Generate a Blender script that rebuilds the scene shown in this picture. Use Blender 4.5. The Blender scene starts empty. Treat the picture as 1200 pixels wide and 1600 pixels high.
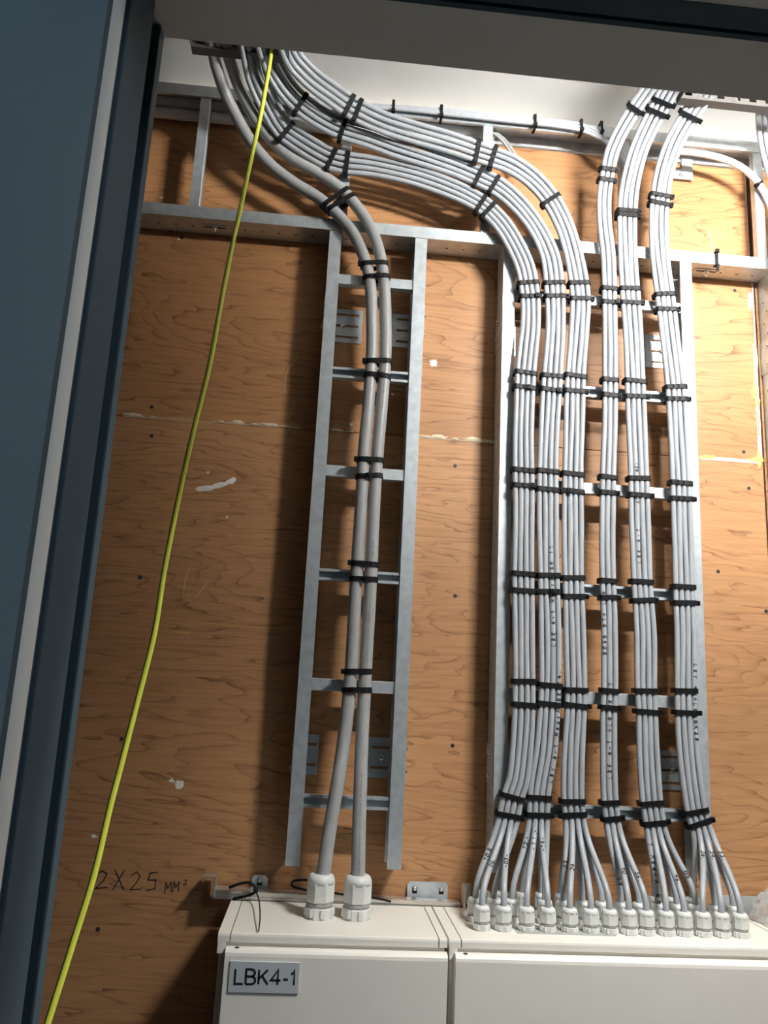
import bpy, math, random
from mathutils import Vector, Matrix
random.seed(7)
C = bpy.data.collections.new('electrical_room'); bpy.context.scene.collection.children.link(C)
SC = bpy.context.scene

# ------------------------------------------------------------------ camera, world, exposure
F = 1236.4331; CAM = Vector((.0351, -1.4620, 1.5961)); YAW, PIT, ROL = .0711, .2134, .0505
cy, sy, cp, sp, cr, sr = math.cos(YAW), math.sin(YAW), math.cos(PIT), math.sin(PIT), math.cos(ROL), math.sin(ROL)
FW = Vector((sy*cp, cy*cp, sp)); RT0 = Vector((cy, -sy, 0)); UP0 = RT0.cross(FW)
RT = RT0*cr + UP0*sr; UP = UP0*cr - RT0*sr
cam = bpy.data.cameras.new('camera'); co = bpy.data.objects.new('camera', cam); C.objects.link(co)
cam.sensor_fit = 'VERTICAL'; cam.sensor_height = 32; cam.lens = F*32/1600; cam.clip_start = .02
M3 = Matrix((RT, UP, -FW)).transposed(); co.matrix_world = Matrix.Translation(CAM) @ M3.to_4x4()
SC.camera = co
SC.view_settings.view_transform = 'Standard'; SC.view_settings.look = 'None'
SC.view_settings.gamma = 1; SC.view_settings.use_curve_mapping = False; SC.view_settings.exposure = 0.0
W = bpy.data.worlds.new('world'); SC.world = W; W.use_nodes = True
W.node_tree.nodes['Background'].inputs[0].default_value = (.50, .62, .75, 1)
W.node_tree.nodes['Background'].inputs[1].default_value = .035
# added fill light behind the camera (cool, weak), brightens the door frame
la = bpy.data.lights.new('frame_fill_light', 'AREA'); la.energy = 5.5; la.size = .35; la.color = (.76, .90, 1)
lo = bpy.data.objects.new('frame_fill_light', la); C.objects.link(lo); lo.location = (.95, -1.78, 2.55)
lo.rotation_euler = (Vector((-.1, -.9, 1.7)) - Vector((.95, -1.78, 2.55))).to_track_quat('-Z', 'Y').to_euler()

LX, LY, LZ = .83, -.86, 2.655; BY = -.62
def ray(px, py): return RT*((px-600)/F) - UP*((py-800)/F) + FW
def at(px, py, Y=0.):
    d = ray(px, py); return CAM + d*((Y-CAM.y)/d.y)
def atZ(px, py, Z):
    d = ray(px, py); return CAM + d*((Z-CAM.z)/d.z)

# ------------------------------------------------------------------ materials
def mat(name, col, rough=.5, metal=0., spec=.5, emis=None, est=0., noise=None, bump=None, alpha=None, trans=None):
    m = bpy.data.materials.new(name); m.use_nodes = True; nt = m.node_tree; b = nt.nodes['Principled BSDF']
    b.inputs['Base Color'].default_value = (*col, 1); b.inputs['Roughness'].default_value = rough
    b.inputs['Metallic'].default_value = metal; b.inputs['Specular IOR Level'].default_value = spec
    if emis: b.inputs['Emission Color'].default_value = (*emis, 1); b.inputs['Emission Strength'].default_value = est
    if trans: b.inputs['Transmission Weight'].default_value = trans
    if noise:   # (scale, amount, stretch vector)
        g = nt.nodes.new('ShaderNodeNewGeometry'); mp = nt.nodes.new('ShaderNodeMapping'); mp.inputs['Scale'].default_value = noise[2]
        n = nt.nodes.new('ShaderNodeTexNoise'); n.inputs['Scale'].default_value = noise[0]; n.inputs['Detail'].default_value = 5
        nt.links.new(g.outputs['Position'], mp.inputs[0]); nt.links.new(mp.outputs[0], n.inputs[0])
        r = nt.nodes.new('ShaderNodeMapRange'); r.inputs[1].default_value = .3; r.inputs[2].default_value = .7
        r.inputs[3].default_value = 1-noise[1]; r.inputs[4].default_value = 1+noise[1]*.5
        nt.links.new(n.outputs['Fac'], r.inputs[0])
        h = nt.nodes.new('ShaderNodeHueSaturation'); h.inputs['Color'].default_value = (*col, 1)
        nt.links.new(r.outputs[0], h.inputs['Value']); nt.links.new(h.outputs[0], b.inputs['Base Color'])
        if bump:
            bp = nt.nodes.new('ShaderNodeBump'); bp.inputs['Strength'].default_value = bump; bp.inputs['Distance'].default_value = .002
            nt.links.new(n.outputs['Fac'], bp.inputs['Height']); nt.links.new(bp.outputs[0], b.inputs['Normal'])
    return m
GALV = mat('galvanised_steel', (.62, .675, .71), .42, .62, noise=(60, .16, (1, 1, 1)))
DARK = mat('dark_void', (.012, .011, .010), .9)
STEELB = mat('bright_steel', (.75, .76, .77), .25, 1.)
ALU = mat('aluminium', (.74, .73, .70), .33, .9, noise=(25, .15, (.3, 4, 4)))
CABLE = mat('grey_pvc', (.37, .39, .415), .38, noise=(90, .10, (1, 1, .3)))
CABLE2 = mat('grey_pvc_thick', (.37, .375, .375), .40, noise=(120, .10, (1, 1, .3)))
WHITEP = mat('white_pvc', (.80, .80, .79), .35)
TIE = mat('black_nylon', (.007, .007, .008), .5, spec=.18)
INK = mat('black_ink', (.012, .012, .014), .6)
INKT = mat('faded_ink', (.10, .10, .11), .6)
GLAND = mat('light_grey_polyamide', (.70, .71, .68), .38)
GLANDM = mat('seal_grey', (.42, .42, .40), .5)
CREAM = mat('cream_powder_coat', (.86, .825, .75), .42, noise=(6, .04, (1, 1, 1)))
PLATE = mat('silver_plate', (.62, .66, .71), .35, .2)
PLASTER = mat('white_plaster', (.86, .845, .81), .85, noise=(5, .05, (1, 1, 1)))
FILL = mat('filler', (.72, .60, .44), .8, noise=(80, .2, (1, 1, 1)))
WHITEF = mat('white_filler', (.85, .82, .76), .8, noise=(80, .1, (1, 1, 1)))
FOAM = mat('yellow_foam', (.85, .56, .14), .7)
ORNG = mat('orange_scratch', (.62, .30, .10), .6)
SCR = mat('screw_dark', (.05, .04, .035), .5, .5)
BLUE = mat('slate_blue_paint', (.095, .170, .230), .7, spec=.2, noise=(3, .08, (1, 1, 1)))
TEAL = mat('dark_teal_paint', (.055, .085, .105), .75, spec=.15)
RUB = mat('black_rubber', (.008, .009, .010), .6)
LSTRIP = mat('pale_grey_edge', (.62, .62, .59), .6)
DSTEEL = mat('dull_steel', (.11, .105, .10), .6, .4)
SOFF = mat('grey_soffit', (.70, .71, .68), .8, noise=(9, .06, (1, 1, 1)))
FLOOR = mat('floor_grey', (.22, .215, .205), .7)
GREYW = mat('grey_wall', (.14, .135, .13), .85, noise=(5, .05, (1, 1, 1)))
YEL = mat('wire_yellow', (.90, .90, .10), .38); GRN = mat('wire_green', (.06, .32, .05), .38)
LAMP = mat('lamp_diffuser', (.9, .9, .9), .5, emis=(1, .985, .95), est=620.)
BAG = mat('clear_film', (.95, .95, .95), .12, trans=.75)
REDC = mat('dark_red_pvc', (.16, .03, .03), .4)

def wood(name, seed, base, dark, zs=3.2, lines=34, slope=.25):
    m = bpy.data.materials.new(name); m.use_nodes = True; nt = m.node_tree; N = nt.nodes; L = nt.links; b = N['Principled BSDF']
    g = N.new('ShaderNodeNewGeometry')
    def mapping(sc, rot=0, loc=(0, 0, 0)):
        q = N.new('ShaderNodeMapping'); q.inputs['Scale'].default_value = sc; q.inputs['Rotation'].default_value = (0, rot, 0); q.inputs['Location'].default_value = loc
        L.new(g.outputs['Position'], q.inputs[0]); return q
    def noise(q, sc, det=4, rough=.5, dist=0.):
        n = N.new('ShaderNodeTexNoise'); n.inputs['Scale'].default_value = sc; n.inputs['Detail'].default_value = det
        n.inputs['Roughness'].default_value = rough; n.inputs['Distortion'].default_value = dist; L.new(q.outputs[0], n.inputs[0]); return n.outputs['Fac']
    def math_(op, a, bb=None, c=None):
        k = N.new('ShaderNodeMath'); k.operation = op
        for i, v in enumerate((a, bb, c)):
            if v is None: continue
            if isinstance(v, (int, float)): k.inputs[i].default_value = v
            else: L.new(v, k.inputs[i])
        return k.outputs[0]
    f = noise(mapping((.75, 1, zs*1.25), slope, (seed, 0, seed*.7)), 1., 5, .5, .35)
    j = noise(mapping((9, 1, 40), slope, (seed*2, 0, 0)), 1., 3, .6)
    ph = math_('ADD', math_('MULTIPLY', f, lines), math_('MULTIPLY', j, .35))
    fr = math_('FRACT', ph)
    # thin dark pore line at each contour, fading to one side
    line = math_('POWER', fr, 7.0)
    brk = noise(mapping((14, 1, 60), slope, (0, 0, seed)), 1., 2, .5)
    line = math_('MULTIPLY', line, math_('MULTIPLY', math_('MAXIMUM', math_('SUBTRACT', brk, .22), 0.), 2.6))
    fib = noise(mapping((7, 1, 150), slope*.6), 1., 4, .65)
    patch = noise(mapping((1.6, 1, 2.2), 0, (seed*3, 0, 0)), 1., 3, .5)
    mix = N.new('ShaderNodeMix'); mix.data_type = 'RGBA'; mix.inputs[6].default_value = (*base, 1); mix.inputs[7].default_value = (*dark, 1)
    fac = math_('ADD', math_('MULTIPLY', line, .75), math_('MULTIPLY', math_('SUBTRACT', fib, .42), 1.15)); fac.node.use_clamp = True
    L.new(fac, mix.inputs[0])
    hs = N.new('ShaderNodeHueSaturation'); L.new(mix.outputs[2], hs.inputs['Color'])
    mr = N.new('ShaderNodeMapRange'); mr.inputs[1].default_value = .3; mr.inputs[2].default_value = .7; mr.inputs[3].default_value = .84; mr.inputs[4].default_value = 1.14
    L.new(patch, mr.inputs[0]); L.new(mr.outputs[0], hs.inputs['Value'])
    L.new(hs.outputs[0], b.inputs['Base Color'])
    b.inputs['Roughness'].default_value = .5; b.inputs['Specular IOR Level'].default_value = .4
    bp = N.new('ShaderNodeBump'); bp.inputs['Strength'].default_value = .25; bp.inputs['Distance'].default_value = .001
    L.new(math_('SUBTRACT', fib, line), bp.inputs['Height']); L.new(bp.outputs[0], b.inputs['Normal'])
    return m
WOODU = wood('plywood_upper', 3.3, (.465, .232, .098), (.16, .060, .024), 3.0, 30, -.22)
WOODL = wood('plywood_lower', 8.1, (.465, .244, .112), (.16, .065, .027), 3.4, 34, .2)
WOODR = wood('plywood_right', 1.7, (.40, .20, .09), (.14, .06, .026), 3.0, 20, .1)

# ------------------------------------------------------------------ mesh helpers
class MB:
    def __init__(s): s.v = []; s.f = []; s.m = []; s.sm = []
    def add(s, vs, fs, mi=0, smooth=False):
        o = len(s.v); s.v += [Vector(v) for v in vs]
        for f in fs: s.f.append([i+o for i in f]); s.m.append(mi); s.sm.append(smooth)
        return s
    def box(s, x0, x1, y0, y1, z0, z1, mi=0, bev=0.):
        if bev > 0:
            return s.bbox(x0, x1, y0, y1, z0, z1, bev, mi)
        v = [(x, y, z) for x in (x0, x1) for y in (y0, y1) for z in (z0, z1)]
        return s.add(v, [(0,1,3,2), (4,6,7,5), (0,4,5,1), (2,3,7,6), (0,2,6,4), (1,5,7,3)], mi)
    def bbox(s, x0, x1, y0, y1, z0, z1, b, mi=0):
        import bmesh
        bm = bmesh.new(); bmesh.ops.create_cube(bm, size=1)
        for v in bm.verts: v.co = Vector(((x0+x1)/2+v.co.x*(x1-x0), (y0+y1)/2+v.co.y*(y1-y0), (z0+z1)/2+v.co.z*(z1-z0)))
        bmesh.ops.bevel(bm, geom=bm.edges[:], offset=b, segments=2, affect='EDGES', profile=.6)
        bm.verts.index_update(); s.add([v.co.copy() for v in bm.verts], [[v.index for v in f.verts] for f in bm.faces], mi); bm.free(); return s
    def prism(s, poly, d0, d1, axis='Y', mi=0, smooth=False):
        n = len(poly); f3 = {'Y': lambda p, d: (p[0], d, p[1]), 'X': lambda p, d: (d, p[0], p[1]), 'Z': lambda p, d: (p[0], p[1], d)}[axis]
        vs = [f3(p, d0) for p in poly] + [f3(p, d1) for p in poly]
        return s.add(vs, [list(range(n))[::-1], [i+n for i in range(n)]] + [(i, (i+1) % n, (i+1) % n+n, i+n) for i in range(n)], mi, smooth)
    def sweep(s, pts, prof, frames, mi=0, caps=True, closed=False, smooth=True, mfn=None):
        """prof: list of (a,b) in the frame (L,N); frames: list of (L,N)"""
        k = len(prof); n = len(pts); o = len(s.v)
        for p, (l, nn) in zip(pts, frames):
            for a, b in prof: s.v.append(p + l*a + nn*b)
        for i in range(n if closed else n-1):
            i2 = (i+1) % n
            for j in range(k):
                j2 = (j+1) % k
                s.f.append([o+i*k+j, o+i*k+j2, o+i2*k+j2, o+i2*k+j]); s.m.append(mfn(j) if mfn else mi); s.sm.append(smooth)
        if caps and not closed:
            s.f.append([o+j for j in range(k)][::-1]); s.m.append(mi); s.sm.append(False)
            s.f.append([o+(n-1)*k+j for j in range(k)]); s.m.append(mi); s.sm.append(False)
        return s
    def tube(s, pts, r, seg=12, mi=0, n0=Vector((0, -1, 0)), mfn=None):
        fr = frames_of(pts, n0)
        return s.sweep(pts, [(r*math.sin(2*math.pi*j/seg), r*math.cos(2*math.pi*j/seg)) for j in range(seg)], fr, mi, mfn=mfn)
    def lathe(s, c, prof, seg=20, mi=0, axis='Z', smooth=True, star=None):
        """prof: list of (r, h)"""
        o = len(s.v); n = len(prof)
        for r, h in prof:
            for j in range(seg):
                a = 2*math.pi*(j+.5)/seg; x, y = r*math.cos(a), r*math.sin(a)
                s.v.append(Vector(c) + {'Z': Vector((x, y, h)), 'Y': Vector((x, -h, y)), 'X': Vector((h, x, y))}[axis])
        for i in range(n-1):
            for j in range(seg):
                j2 = (j+1) % seg
                s.f.append([o+i*seg+j, o+i*seg+j2, o+(i+1)*seg+j2, o+(i+1)*seg+j]); s.m.append(mi); s.sm.append(smooth)
        s.f.append([o+j for j in range(seg)][::-1]); s.m.append(mi); s.sm.append(False)
        s.f.append([o+(n-1)*seg+j for j in range(seg)]); s.m.append(mi); s.sm.append(False)
        return s
    def plate(s, x0, x1, z0, z1, y0, y1, holes, mi=0, axis='Y'):
        """plate in XZ with real rectangular holes (hx0,hx1,hz0,hz1)"""
        xs = sorted({x0, x1, *[h[0] for h in holes], *[h[1] for h in holes]}); zs = sorted({z0, z1, *[h[2] for h in holes], *[h[3] for h in holes]})
        xs = [x for x in xs if x0-1e-9 <= x <= x1+1e-9]; zs = [z for z in zs if z0-1e-9 <= z <= z1+1e-9]
        full = {}
        for i in range(len(xs)-1):
            for j in range(len(zs)-1):
                mx, mz = (xs[i]+xs[i+1])/2, (zs[j]+zs[j+1])/2
                full[i, j] = not any(h[0] < mx < h[1] and h[2] < mz < h[3] for h in holes)
        for (i, j), ok in full.items():
            if not ok: continue
            a, b, c, d = xs[i], xs[i+1], zs[j], zs[j+1]
            s.add([(a,y0,c),(b,y0,c),(b,y0,d),(a,y0,d),(a,y1,c),(b,y1,c),(b,y1,d),(a,y1,d)], [(0,1,2,3),(7,6,5,4)], mi)
            o = len(s.v)-8
            for (di, dj, q) in ((-1,0,(0,3,7,4)), (1,0,(1,5,6,2)), (0,-1,(0,4,5,1)), (0,1,(3,2,6,7))):
                if not full.get((i+di, j+dj), False): s.f.append([o+t for t in q]); s.m.append(mi); s.sm.append(False)
        return s

def frames_of(pts, n0=Vector((0, -1, 0))):
    n = len(pts); T = []
    for i in range(n):
        a = pts[max(0, i-1)]; b = pts[min(n-1, i+1)]; T.append((b-a).normalized())
    N = (n0 - T[0]*n0.dot(T[0])).normalized(); out = []
    for i in range(n):
        if i: 
            q = T[i-1].rotation_difference(T[i]); N = q @ N; N = (N - T[i]*N.dot(T[i])).normalized()
        out.append((T[i].cross(N), N))
    return out
def smooth_path(P, step=.012):
    """Catmull-Rom through P, resampled"""
    P = [Vector(p) for p in P]; out = []
    Q = [P[0]*2-P[1]] + P + [P[-1]*2-P[-2]]
    for i in range(1, len(Q)-2):
        n = max(2, int((Q[i+1]-Q[i]).length/step))
        t0 = 0; d1 = (Q[i]-Q[i-1]).length**.5+1e-6; d2 = (Q[i+1]-Q[i]).length**.5+1e-6; d3 = (Q[i+2]-Q[i+1]).length**.5+1e-6
        t1 = d1; t2 = t1+d2; t3 = t2+d3
        for k in range(n):
            t = t1 + d2*k/n
            A1 = Q[i-1]*((t1-t)/(t1-t0))+Q[i]*((t-t0)/(t1-t0)); A2 = Q[i]*((t2-t)/(t2-t1))+Q[i+1]*((t-t1)/(t2-t1)); A3 = Q[i+1]*((t3-t)/(t3-t2))+Q[i+2]*((t-t2)/(t3-t2))
            B1 = A1*((t2-t)/(t2-t0))+A2*((t-t0)/(t2-t0)); B2 = A2*((t3-t)/(t3-t1))+A3*((t-t1)/(t3-t1))
            out.append(B1*((t2-t)/(t2-t1))+B2*((t-t1)/(t2-t1)))
    out.append(P[-1].copy()); return out

def obj(name, mb, mats, parent=None, **props):
    if not isinstance(mats, (list, tuple)): mats = [mats]
    lo = Vector([min(v[i] for v in mb.v) for i in range(3)]); hi = Vector([max(v[i] for v in mb.v) for i in range(3)])
    base = Vector(((lo.x+hi.x)/2, (lo.y+hi.y)/2, lo.z))
    me = bpy.data.meshes.new(name); me.from_pydata([v-base for v in mb.v], [], mb.f); me.update()
    for m in mats: me.materials.append(m)
    me.polygons.foreach_set('material_index', mb.m); me.polygons.foreach_set('use_smooth', mb.sm)
    o = bpy.data.objects.new(name, me); C.objects.link(o)
    if parent is not None:
        pw = Vector(parent.location); q = parent.parent
        while q is not None: pw += Vector(q.location); q = q.parent
        o.parent = parent; o.location = base - pw
    else: o.location = base
    for k, v in props.items(): o[k] = v
    return o
def tag(o, label, cat, group=None):
    o['label'] = label; o['category'] = cat
    if group: o['group'] = group
    return o
def empty(name, loc, label, cat, group=None):
    o = bpy.data.objects.new(name, None); o.empty_display_size = .02; C.objects.link(o); o.location = loc
    return tag(o, label, cat, group)
def struct(name, mb, m): return obj(name, mb, m, kind='structure')

# ------------------------------------------------------------------ stroke lettering (hand written marks)
GL = {'0': [[(.1,.1),(0,.5),(.1,.9),(.4,1),(.6,.6),(.5,.1),(.25,0),(.1,.1)]], '1': [[(.1,.75),(.35,1),(.3,0)]],
 '2': [[(0,.8),(.3,1),(.55,.8),(.4,.45),(0,0),(.6,.05)]], '3': [[(0,.95),(.5,.95),(.25,.55),(.55,.35),(.4,.02),(0,.05)]],
 '4': [[(.35,1),(0,.4),(.6,.4)],[(.45,.75),(.42,0)]], '5': [[(.55,1),(.1,.95),(.05,.55),(.5,.55),(.5,.1),(0,0)]],
 '6': [[(.45,1),(.1,.6),(.05,.1),(.4,0),(.55,.35),(.1,.4)]], '8': [[(.3,.5),(.05,.75),(.3,1),(.5,.75),(.3,.5),(.05,.2),(.3,0),(.55,.25),(.3,.5)]],
 '9': [[(.5,.6),(.1,.6),(.1,.95),(.5,1),(.5,.6),(.4,0)]], '7': [[(0,1),(.55,1),(.2,0)]],
 'L': [[(.05,1),(0,0),(.5,.05)]], 'B': [[(.05,0),(.1,1),(.5,.8),(.12,.52),(.55,.25),(.05,0)]], 'K': [[(.05,1),(.05,0)],[(.5,1),(.08,.45),(.55,0)]],
 'V': [[(0,1),(.25,0),(.55,1)]], 'A': [[(0,0),(.3,1),(.6,0)],[(.12,.35),(.5,.35)]], 'G': [[(.55,.85),(.25,1),(0,.5),(.2,0),(.55,.15),(.5,.5),(.3,.48)]],
 'R': [[(.05,0),(.05,1),(.5,.8),(.1,.5),(.55,0)]], 'M': [[(0,0),(.05,1),(.3,.4),(.6,1),(.65,0)]], 'e': [[(.05,.35),(.5,.4),(.35,.7),(.05,.5),(.1,.05),(.5,.1)]],
 'd': [[(.5,1),(.5,0)],[(.5,.4),(.2,.55),(.05,.2),(.3,0),(.5,.2)]], 'i': [[(.2,.6),(.2,0)],[(.2,.85),(.2,.8)]], '-': [[(.05,.5),(.4,.5)]], '.': [[(.1,.05),(.18,.12)]],
 'X': [[(0,1),(.6,0)],[(.55,1),(0,0)]], ' ': [], 'H': [[(.05,1),(.05,0)],[(.5,1),(.5,0)],[(.05,.5),(.5,.5)]]}
def strokes(text, adv=.85):
    x = 0; out = []
    for c in text:
        for s in GL[c]:
            out.append([(x+u+random.uniform(-.03, .03), v+random.uniform(-.03, .03)) for u, v in s])
        x += adv if c != '.' else .4
    return out, x
def write_on(parent, pts, frames, r, text, s0, h, direction=1, phi0=0., hw=.00045, m=None, name='handwritten_marking', adv=.85):
    """lettering wrapped round a cable: starts at arc length s0, runs along +/- the path"""
    m = m or INK
    S = [0.]
    for i in range(1, len(pts)): S.append(S[-1]+(pts[i]-pts[i-1]).length)
    def P(u, v):        # u along the text, v up the letter
        s = s0 + direction*u; s = max(0, min(S[-1]-1e-6, s)); i = 0
        lo_, hi_ = 0, len(S)-1
        while hi_-lo_ > 1:
            md = (lo_+hi_)//2
            if S[md] <= s: lo_ = md
            else: hi_ = md
        i = lo_; t = (s-S[i])/(S[i+1]-S[i]+1e-12)
        p = pts[i].lerp(pts[i+1], t); l = frames[i][0].lerp(frames[i+1][0], t); n = frames[i][1].lerp(frames[i+1][1], t)
        a = phi0 - direction*(v-h/2)/r
        return p + (l*math.sin(a) + n*math.cos(a))*(r+.00018)
    mb = MB(); st, _ = strokes(text, adv)
    for s in st:
        q = []
        for i in range(len(s)-1):
            for k in range(3):
                t = k/3; q.append(((s[i][0]*(1-t)+s[i+1][0]*t)*h, (s[i][1]*(1-t)+s[i+1][1]*t)*h))
        q.append((s[-1][0]*h, s[-1][1]*h))
        for i in range(len(q)-1):
            dx, dy = q[i+1][0]-q[i][0], q[i+1][1]-q[i][1]; d = math.hypot(dx, dy)+1e-9; nx, ny = -dy/d*hw, dx/d*hw; ex, ey = dx/d*hw*.6, dy/d*hw*.6
            mb.add([P(q[i][0]-ex+nx, q[i][1]-ey+ny), P(q[i][0]-ex-nx, q[i][1]-ey-ny), P(q[i+1][0]+ex-nx, q[i+1][1]+ey-ny), P(q[i+1][0]+ex+nx, q[i+1][1]+ey+ny)], [(0,1,2,3)])
    if mb.f: return obj(name, mb, m, parent)

# ================================================================== SETTING
WY = .062        # face of the plywood
CZ = 2.86        # ceiling
struct('wall_back', MB().box(-1.3, 2.2, .081, .20, 0, CZ+.1), PLASTER)
struct('ceiling', MB().box(-1.3, 2.2, -1.02, .20, CZ, CZ+.1), PLASTER)
struct('floor', MB().box(-1.3, 2.2, -3.2, .20, -.1, 0), FLOOR)
struct('wall_left', MB().box(-1.4, -1.3, -1.02, .20, 0, CZ+.1), GREYW)
struct('wall_right', MB().box(2.2, 2.3, -1.02, .20, 0, CZ+.1), GREYW)
fw_ = MB().box(-1.3, -.165, -1.02, -.905, 0, CZ).box(.92, 2.2, -1.02, -.905, 0, CZ).box(-.165, .92, -1.02, -.905, 2.135, CZ)
struct('wall_front', fw_, GREYW)

# steel door frame with lintel and door leaf standing open on the left
xj = -.123
def vstrip(mb, x0, x1, y0, y1, mi=0, z0=0, z1=2.1): mb.box(x0, x1, y0, y1, z0, z1, mi, .0015)
jf = MB(); vstrip(jf, -.168, xj, -.914, -.900)
vstrip(jf, -.168, xj-.0005, -.9885, -.9335)
vstrip(jf, -.168, xj-.0030, -.9925, -.9880)
gk = MB(); vstrip(gk, -.168, xj-.008, -.934, -.913)
d1 = struct('trim_1', jf, TEAL); d1['label'] = 'dark teal steel door jamb'
struct('trim_2', gk, RUB)
# lintel
lt = MB().box(-.168, .92, -.9605, -.900, 2.1, 2.137, 0, .001)
struct('trim_3', lt, SOFF)
lt2 = MB().box(-.168, .92, -.965, -.9603, 2.0995, 2.137, 0).box(-.168, .92, -.9885, -.9685, 2.0995, 2.137, 0)
struct('trim_4', lt2, TEAL)
struct('trim_5', MB().box(-.168, .92, -.9690, -.9645, 2.104, 2.137), RUB)
struct('trim_6', MB().box(-.168, .92, -1.10, -.9882, 2.100, 2.20), SOFF)
# right jamb (outside the frame)
struct('trim_7', MB().box(.90, .94, -1.036, -.9, 0, 2.1), TEAL)
# door leaf: swung 90 degrees toward the camera side, hinge edge with a pale grey strip
leaf = empty('door_leaf', (-.15, -1.2, 0), 'slate blue steel door leaf standing open at the left edge', 'door')
ed = MB(); prof = [(-.165, -.9930)] + [(-.1290+.0065*math.sin(a), -1.0058-.0128*math.cos(a)) for a in [math.pi*(1-k/8) for k in range(9)]] + [(-.165, -1.0186)]
ed.prism(prof, .01, 2.095, 'Z', 0, True); obj('hinge_edge', ed, LSTRIP, leaf, label='pale grey hinge edge strip')
lf = MB().box(-.168, -.1245, -1.0318, -1.0190, .01, 2.095, 0, .0004); obj('edge_fold', lf, TEAL, leaf)
lf = MB().box(-.166, -.1225, -1.60, -1.0322, .01, 2.095, 0, .0012); obj('door_face', lf, BLUE, leaf, label='slate blue door face')

# ================================================================== PLYWOOD
ZJ = 2.086
XR = .932
def board(name, x0, x1, z0, z1, m, label):
    b = empty(name, (x0, WY, z0), label, 'plywood board', 'plywood boards lining the wall')
    obj('board', MB().box(x0, x1, WY, .0805, z0, z1, 0, .0008), m, b)
    return b
bu = board('plywood_board', -1.1, XR-.006, ZJ+.0006, 2.775, WOODU, 'reddish brown plywood board above the filler-smeared joint')
bl = board('plywood_board', -1.1, XR-.002, .3, ZJ-.0006, WOODL, 'brown plywood board below the joint, with the handwriting and white paint swipe')
br = board('plywood_board', XR+.002, 2.0, .3, 2.775, WOODR, 'plywood board at the right edge beyond the pale vertical joint')

def blob(cx, cz, w, h, m, parent, name, t=.0018, n=18, rough=.35, ang=0., label=None):
    mb = MB(); pts = []; ca, sa = math.cos(ang), math.sin(ang)
    for k in range(n):
        a = 2*math.pi*k/n; rr = 1+random.uniform(-rough, rough)
        x, z = w/2*rr*math.cos(a), h/2*rr*math.sin(a); pts.append((cx+x*ca-z*sa, cz+x*sa+z*ca))
    v = [(x, WY-.0001, z) for x, z in pts] + [(cx+(x-cx)*.75, WY-t, cz+(z-cz)*.75) for x, z in pts] + [(cx, WY-t*1.1, cz)]
    f = [(i, (i+1) % n, (i+1) % n+n, i+n) for i in range(n)] + [(i+n, (i+1) % n+n, 2*n) for i in range(n)]
    mb.add(v, f, 0, True); o = obj(name, mb, m, parent)
    if label: o['label'] = label
    return o
def blobpx(px, py, w, h, m, parent, name, **k):
    p = at(px, py, WY); blob(p.x, p.z, w/790, h/790, m, parent, name, **k)
# crumbs of filler along the joint
for px, w, h in ((205,34,7), (238,12,3), (345,10,5), (372,22,7), (398,14,4), (420,26,6), (445,22,4), (465,16,3), (527,24,5), (548,14,3), (666,22,4), (686,28,7), (712,12,4), (741,30,9), (760,26,5), (776,14,4)):
    p = at(px, 660, WY); blob(p.x, ZJ+.001+h/2600, w/790, h/790, FILL, bu, 'filler_smear', rough=.3)
for x0, x1, dz, t in ((190, 330, 0, 1.1), (330, 470, .001, 1.3), (640, 780, .0, 1.2), (240, 300, .0035, .6)):
    a = at(x0, 660, WY).x; b = at(x1, 660, WY).x
    obj('filler_line', MB().box(a, b, WY-.0008, WY+.001, ZJ+dz-t/1600, ZJ+dz+t/1600), FILL, bu)
# yellow and white sealing strips right of the wide ladder
pa = at(1094, 718, WY); 
obj('foam_line', MB().box(pa.x, XR-.006, WY-.001, WY+.001, ZJ-.0035, ZJ+.003), WHITEF, bl)
for px, w, h, m in ((1104, 26, 8, FOAM), (1180, 30, 8, FOAM), (1186, 12, 26, FOAM), (1140, 40, 4, WHITEF)): 
    p = at(px, 718, WY); blob(p.x, ZJ+.001+h/4000, w/790, h/790, m, bu, 'foam_smear')
for z0, z1, x, w in ((2.50, 2.765, .924, .0022), (2.09, 2.50, .9275, .003), (2.09, 2.35, .9225, .0015)):
    obj('sealing_line', MB().box(x-w/2, x+w/2, WY-.0009, WY+.001, z0, z1), WHITEF, bu)
for px, py, w, h, m in ((1172, 470, 9, 44, WHITEF), (1182, 560, 5, 30, FILL), (1180, 612, 12, 30, FOAM), (1184, 630, 8, 18, FOAM), (1187, 692, 6, 22, WHITEF)):
    blobpx(px, py, w, h, m, bu, 'foam_smear')
# white swipe, crumbs, scratch
for px, py, w, h, a in ((327, 762, 38, 8, .16), (346, 757, 22, 7, .1), (361, 752, 18, 9, .5), (318, 766, 26, 3, .1)): blobpx(px, py, w, h, WHITEF, bl, 'white_paint_swipe', t=.0006, ang=a, rough=.22)
for px, py, w, h, q in ((678, 567, 13, 12, bu), (549, 663, 5, 4, bu), (613, 616, 5, 4, bu), (252, 309, 5, 4, bu), (325, 738, 5, 3, bl), (355, 808, 4, 3, bl), (147, 1307, 8, 5, bl), (280, 1226, 10, 14, bl), (268, 1220, 8, 6, bl), (1045, 960, 4, 3, bl), (279, 374, 4, 4, bu)):
    blobpx(px, py, w, h, WHITEF, q, 'plaster_speck', t=.0004)
def wallpoly(pix, hw, m, parent, name):
    P = smooth_path([at(x, y, WY) for x, y in pix], .008); mb = MB(); fr = frames_of(P)
    v = []; n = len(P)
    for p, (l, nn) in zip(P, fr): v += [Vector((p.x, WY-.0004, p.z))-l*hw, Vector((p.x, WY-.0004, p.z))+l*hw]
    mb.add(v, [(2*i, 2*i+1, 2*i+3, 2*i+2) for i in range(n-1)]); return obj(name, mb, m, parent)
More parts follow.
